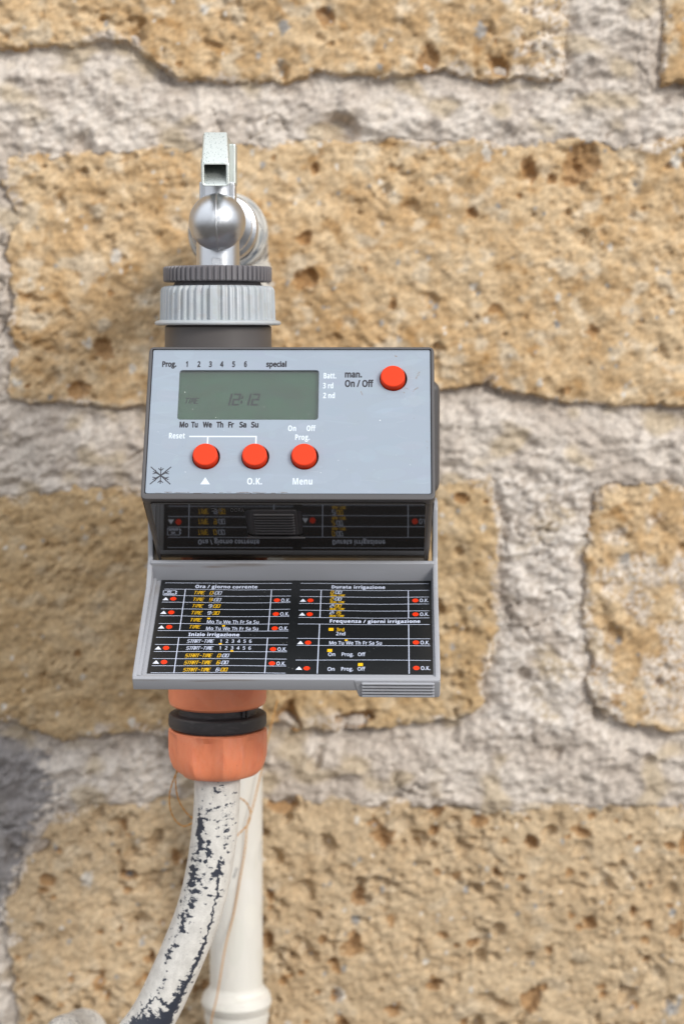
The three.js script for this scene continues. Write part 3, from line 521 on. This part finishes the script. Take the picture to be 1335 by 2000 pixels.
{ // open lid: tray with back wall, side cheeks up to the hinge, front lip, grip
  const cheek = (x) => { const pts = [[1, 925], [5, 929.5], [18.5, 929.5], [22, 926.5], [24.2, 905], flap.at(9, 3.6), flap.at(62.5, 1.0), flap.at(64.4, 0.2), flap.at(64.4, -5.0), flap.at(0, -5.5), [12, 893], [3, 905]]; return extrude(roundPoly(pts, 1.2), 2.1, 0.45, 2).rotateY(-Math.PI / 2).translate(x + 2.1, 0, 0); };
  const bits = [
    flap.put(box(-27.6, 94.1, -64.6, 1.8, -2.4, -0.35, 0.2)), flap.put(box(-27.75, 94.25, -65.3, -62.7, -5.35, 0.5, 0.5)), // plate, front lip
    flap.put(box(-26.5, 93, -0.2, 1.9, -2.2, 9.3, 0.5)),
    flap.put(box(-26.2, -24.4, -63.5, 0, -1.8, 1.0, 0.4)), flap.put(box(92.2, 93.4, -63.5, 0, -1.8, 0.8, 0.4)),
    cheek(-27.9), cheek(92.3),
    flap.put(crease(extrude(roundPoly([[59.8, 0.3], [94.3, 0.3], [94.3, -8.6], [62, -8.6]], 1.4), 2.6, 0.6, 2), 0.5).rotateX(Math.PI / 2).translate(0, -63, 0)),
  ];
  const lid = part('lid', crease(join(bits), 0.55), M.lid, timer, 'light grey hinged lid swung open');
  for (let i = 0; i < 5; i++) part('grip_rib', flap.put(box(63.2, 92, -66.6, -65.2, -7.7 + i * 1.55, -6.85 + i * 1.55, 0.35)), M.lid, lid);
  const sg = new THREE.BoxGeometry(LW, LH, 0.2, 60, 30, 1), p = sg.attributes.position;
  for (let i = 0; i < p.count; i++) { const x = p.getX(i), y = p.getY(i); if (p.getZ(i) > 0) p.setZ(i, 0.1 + 0.16 * Math.sin(x / 9 + 1) * Math.sin(y / 17 + 0.7) + 0.07 * nz(x / 12, y / 7, 3)); }
  sg.translate(LX0 + LW / 2, -LH / 2 - 0.1, -0.1); uvFrom(sg, LX0, LW, -LH - 0.1, LH); sg.computeVertexNormals();
  part('instruction_sheet', flap.put(sg), phys({ map: labelTex, roughness: 0.36 }), lid, 'black printed instruction sheet with white, yellow and red marks');
}
const nutTex = canvasTexture(1024, 1024, (c, w, h) => {
  c.fillStyle = '#aab0b5'; c.fillRect(0, 0, w, h); for (let i = 0; i < 260; i++) { c.fillStyle = `rgba(${rnd() < 0.5 ? '200,203,202' : '158,150,138'},${rr(0.04, 0.14)})`; c.beginPath(); c.ellipse(rr(0, w), rr(0, h), rr(6, 50), rr(10, 90), 0, 0, 7); c.fill(); }
  dust(c, w, h, 500, 1.6, () => `rgba(132,104,70,${rr(0.25, 0.7)})`);
});
nutTex.wrapS = nutTex.wrapT = THREE.RepeatWrapping; M.greyPlastic.map = nutTex; M.greyPlastic.color.set(0xffffff);
{ // inlet: dark collar and ribbed light grey nut
  part('inlet_collar', lathe([[20, 1003.6], [22.4, 1003], [22.9, 1002.3], [22.9, 980], [10, 978]]).translate(0.3, 0, 0), M.collar, timer);
  const ribs = (R, out) => (a) => {
    let q = ((a + Math.PI / 4 - 0.02) / (Math.PI / 2)) % 1; if (q < 0) q += 1; const u = (q - 0.5) * 90; // degrees from the middle of a quarter
    const lug = 1 - sst(3.6, 5.2, Math.abs(u)); const tooth = Math.abs((((Math.abs(u) - 6) / 7.6) % 1) - 0.5) * 2;
    return R + out * (lug * 1.9 + (Math.abs(u) > 6 ? sst(0.15, 0.75, 1 - tooth) * 1.15 : 0));
  };
  part('coupling_nut', join([lobed([[1019.9, () => 18], [1019.9, ribs(21.2, 0.8)], [1019.2, ribs(22, 1)], [1018, ribs(22.5, 1)], [1005.4, ribs(22.9, 1)], [1005.2, ribs(23.2, 0.4)]], 720),
    lathe([[19, 1005.6], [25.2, 1005.4], [26.7, 1004.9], [27.1, 1004.2], [26.9, 1003.5], [26, 1003.2], [19, 1003.2]], 96)]).translate(0.2, 0, 0), M.greyPlastic, timer);
  part('outlet', lathe([[15, 908], [15, 870], [14, 866], [14, 846], [10, 846]]), M.darkCase, timer);
}

// ---------------------------------------------------------------- hose connector
{
  const CX = -0.4, CZ = 8, con = thing('hose_connector', 'orange hose connector with black collar below the timer', 'hose connector', [CX, 800, CZ]);
  const skin = canvasTexture(1024, 512, (c, w, h) => { c.fillStyle = '#f29068'; c.fillRect(0, 0, w, h); for (let i = 0; i < 420; i++) { c.fillStyle = `rgba(${rnd() < 0.5 ? '238,168,148' : '212,112,78'},${rr(0.03, 0.12)})`; c.beginPath(); c.ellipse(rr(0, w), rr(0, h), rr(6, 60), rr(4, 40), rr(0, 3), 0, 7); c.fill(); } dust(c, w, h, 130, 1.3, () => `rgba(120,60,40,${rr(0.2, 0.6)})`); for (let i = 0; i < 22; i++) { c.strokeStyle = `rgba(240,190,172,${rr(0.2, 0.5)})`; c.lineWidth = 1; c.beginPath(); const x = rr(0, w), y = rr(0, h); c.moveTo(x, y); c.lineTo(x + rr(-30, 30), y + rr(-12, 12)); c.stroke(); } });
  skin.wrapS = skin.wrapT = THREE.RepeatWrapping;
  const orange = phys({ map: skin, roughness: 0.45 });
  const dusty = canvasTexture(1024, 256, (c, w, h) => { c.fillStyle = '#3c393b'; c.fillRect(0, 0, w, h); for (let i = 0; i < 700; i++) { c.fillStyle = `rgba(${rnd() < 0.6 ? '112,106,104' : '30,28,30'},${rr(0.04, 0.2)})`; c.beginPath(); c.ellipse(rr(0, w), rr(0, h), rr(2, 26), rr(1, 8), rr(-0.3, 0.3), 0, 7); c.fill(); } });
  const black = phys({ map: dusty, roughness: 0.5 });
  const flute = (R, d) => (a) => { const u = ((((a + 0.153) / (Math.PI / 3)) % 1) + 1.5) % 1 - 0.5, w = 0.31; const t = Math.abs(u) < w ? 1 - (u / w) ** 2 : 0; return R - 2.0 * d * t; };
  part('upper_collar', lathe([[12, 857], [19.5, 857], [20.8, 855.5], [21.2, 852], [21.2, 842.5], [20.7, 840.4], [19.4, 839.4], [12, 839.2]]).translate(CX, 0, CZ), orange, con);
  part('locking_ring', join([lathe([[16.6, 841], [16.6, 836.4], [17, 836], [20.6, 835.8], [21.2, 835.2], [21.3, 831.2], [20.9, 830.4], [18, 830], [18, 827]]).translate(CX, 0, CZ), box(11.0, 12.2, 836, 840, CZ + 11.6, CZ + 13.2, 0.2), box(12.8, 13.8, 836, 840, CZ + 10.4, CZ + 12.2, 0.2)]), black, con);
  const pr = [[829.2, 20.4, 0.2], [828.6, 21.3, 0.3], [826, 21.4, 1.15], [820, 21.4, 1.35], [817.5, 21.2, 1.4], [814.2, 20.4, 1.3], [811.8, 19.3, 1.1], [809.9, 17.6, 0.8], [808.8, 15.6, 0.4], [808.4, 13.5, 0], [808.6, 10, 0]];
  part('union_nut', lobed([[829.2, () => 12], ...pr.map(([y, R, d]) => [y, flute(R, d)])], 360).translate(CX, 0, CZ), orange, con, 'orange fluted union nut');
}

// ---------------------------------------------------------------- hose
{
  const hose = thing('garden_hose', 'garden hose in flaking white paint curving down from the orange connector', 'hose', [-0.5, 806, 8]);
  const path = curve([[-0.6, 820, 8], [-0.7, 806, 8], [-1.1, 794, 8.4], [-2.8, 777, 9], [-5.8, 760, 9.5], [-9.6, 746, 10], [-14.6, 733, 10], [-20.8, 718.5, 10], [-30, 700, 10], [-42, 685, 11], [-56, 671, 10], [-69, 670, 2], [-74.5, 674.5, -14], [-75, 675, -32], [-74, 667, -60], [-72, 655, -92], [-72, 600, -108], [-72, 300, -112], [-72, 10, -112]]);
  const len = path.getLength(), S = 260; // the marks are laid out over the first S millimetres
  // flaked paint: dark hose shows where a stretched noise passes the local amount of wear
  const W = 512, H = 2048, px = new Uint8Array(W * H * 4);
  const blobs = [[6, 2, 16, 2.5, 0.3], [34, 11, 26, 8, 0.2], [-20, 12, 30, 7, 0.12], [-40, 20, 12, 7, 0.62], [-26, 27, 15, 4, 0.38], [-8, 30, 6, 5, 0.5], [34, 26, 12, 9, 0.22], [-46, 38, 14, 7, 0.34], [-20, 44, 34, 9, 0.2], [22, 38, 12, 4, 0.5], [-34, 54, 24, 11, 0.24], [-30, 64, 14, 4, 0.26], [40, 74, 9, 8, 0.34], [36, 92, 14, 9, 0.42], [-36, 77, 7, 6, 0.4], [-18, 92, 8, 4, 0.26], [16, 112, 34, 9, 0.62], [-26, 117, 26, 8, 0.5], [34, 104, 14, 10, 0.6], [0, 128, 60, 12, 0.5]];
  const crackLine = [[24, 34], [29, 42], [36, 47], [33, 53], [38, 61], [42, 68], [44, 76], [41, 86], [37, 94], [31, 104], [22, 114]], cross = [[14, 48.5], [34, 47.6], [54, 48.4]], arc = [[-42, 117], [-34, 106], [-24, 99], [-8, 98.4], [16, 99.5]], hook = [[-40, 59], [-33, 64], [-22, 66]];
  const toLine = (L, a, s) => { let d = 99; for (let i = 0; i < L.length - 1; i++) { const ax = L[i][0] * 0.175, ay = L[i][1], ex = (L[i + 1][0] - L[i][0]) * 0.175, ey = L[i + 1][1] - ay, wx = a * 0.175 - ax, wy = s - ay, t = Math.min(1, Math.max(0, (wx * ex + wy * ey) / (ex * ex + ey * ey))); d = Math.min(d, Math.hypot(wx - ex * t, wy - ey * t)); } return d; };
  for (let j = 0; j < H; j++) for (let i = 0; i < W; i++) {
    const a = (i / W - 0.5) * 360, s = (j / H) * S - 14, x = a * 0.175, wa = a + 6 * fbm(x / 2, s / 2, 5, 2), ws = s + 1.2 * fbm(x / 2, s / 2, 6, 2);
    let wear = 0.03; for (const [ba, bs, ra, rs, k] of blobs) { const q = ((wa - ba) / ra) ** 2 + ((ws - bs) / rs) ** 2; if (q < 4) wear += 1.22 * k * Math.exp(-q); }
    if (s > 130) wear += 0.18;
    const d1 = toLine(crackLine, wa, ws), d2 = Math.min(toLine(cross, wa, ws), toLine(arc, wa, ws), toLine(hook, wa, ws));
    wear += 0.75 * Math.exp(-((d1 / 0.55) ** 2)) + 0.8 * Math.exp(-((d2 / 0.45) ** 2));
    const n = 0.5 + 0.55 * fbm(x / 3.2 + s * 0.1, s / 2.3, 9, 4) + 0.16 * nz(x / 0.5, s / 0.4, 3); // patches
    const tick = Math.abs(nz(x / 1.9 + 3, s / 0.62, 14)); // short cross cracks
    const dark = Math.max(sst(-0.04, 0.05, wear - n * 0.92 + 0.06), wear > 0.16 ? sst(0.1, 0.0, tick) * sst(0.12, 0.35, wear) * sst(-0.1, 0.25, nz(x / 3, s / 3, 21)) : 0);
    const p = 1 + 0.07 * fbm(x / 3, s / 5, 30, 3) + 0.05 * nz(x / 0.6, s / 0.6, 31), q = (j * W + i) * 4, m = dark * 0.95;
    px[q] = mix(208 * p, 40, m); px[q + 1] = mix(205 * p, 45, m); px[q + 2] = mix(199 * p, 58, m); px[q + 3] = 255;
  }
  const flip = new Uint8Array(px.length); for (let j = 0; j < H; j++) flip.set(px.subarray(j * W * 4, (j + 1) * W * 4), (H - 1 - j) * W * 4);
  const tex = new THREE.DataTexture(flip, W, H); tex.colorSpace = THREE.SRGBColorSpace; tex.magFilter = tex.minFilter = THREE.LinearFilter; tex.needsUpdate = true;
  tex.wrapT = THREE.RepeatWrapping;
  const g = tube(path, (s) => 10 - (s < 12 ? 0.6 : 0), 420, 44), uv = g.attributes.uv;
  for (let i = 0; i < uv.count; i++) uv.setY(i, 1 - ((1 - uv.getY(i)) * len) / S);
  part('painted_tube', g, phys({ map: tex, roughness: 0.55, bumpMap: grain(5), bumpScale: 0.00025 }), hose);
}

// ---------------------------------------------------------------- orange twine
{
  const tw = thing('orange_twine', 'frayed orange twine looped behind the hose and trailing down the pipe', 'twine', [0, 780, -60]);
  const strands = [
    [[21.9, 820.9, -100], [17.3, 802.1, -96], [13, 781.8, -92.5], [9.2, 766.6, -90.5], [7.5, 761.5, -90.5], [6.2, 748.8, -91], [3.6, 733.5, -91], [0.3, 715.6, -91], [-3.6, 700.1, -90], [-7.5, 676.9, -87], [-10.9, 661.4, -88], [-12.7, 640, -90]],
    [[-1.4, 784, -54], [3.9, 782.5, -58], [7.8, 780, -60], [10.1, 775.1, -62], [9.6, 769.5, -62], [5.8, 765.3, -60], [0, 761.6, -56], [-6, 768, -40], [-8.2, 780, -22]],
    [[-9.9, 808.4, -12], [-19.2, 805, -18], [-22.4, 799.2, -20], [-24.1, 792.2, -20], [-23.5, 785.1, -20], [-21, 780.4, -20], [-17.5, 778.3, -20], [-13.4, 780.2, -20], [-8.2, 783.9, -21]],
    [[-12.5, 809.1, -10], [-20.3, 804.6, -16], [-21, 798.7, -17], [-19.9, 791.7, -17], [-16.8, 785.9, -17], [-13.1, 782.3, -18], [-8.2, 780.5, -22]],
  ];
  for (const s of strands) part('strand', tube(curve(s), (q) => 0.33 + 0.07 * Math.sin(q * 2.4), 160, 8), M.twine, tw);
}

renderer.render(scene, camera);
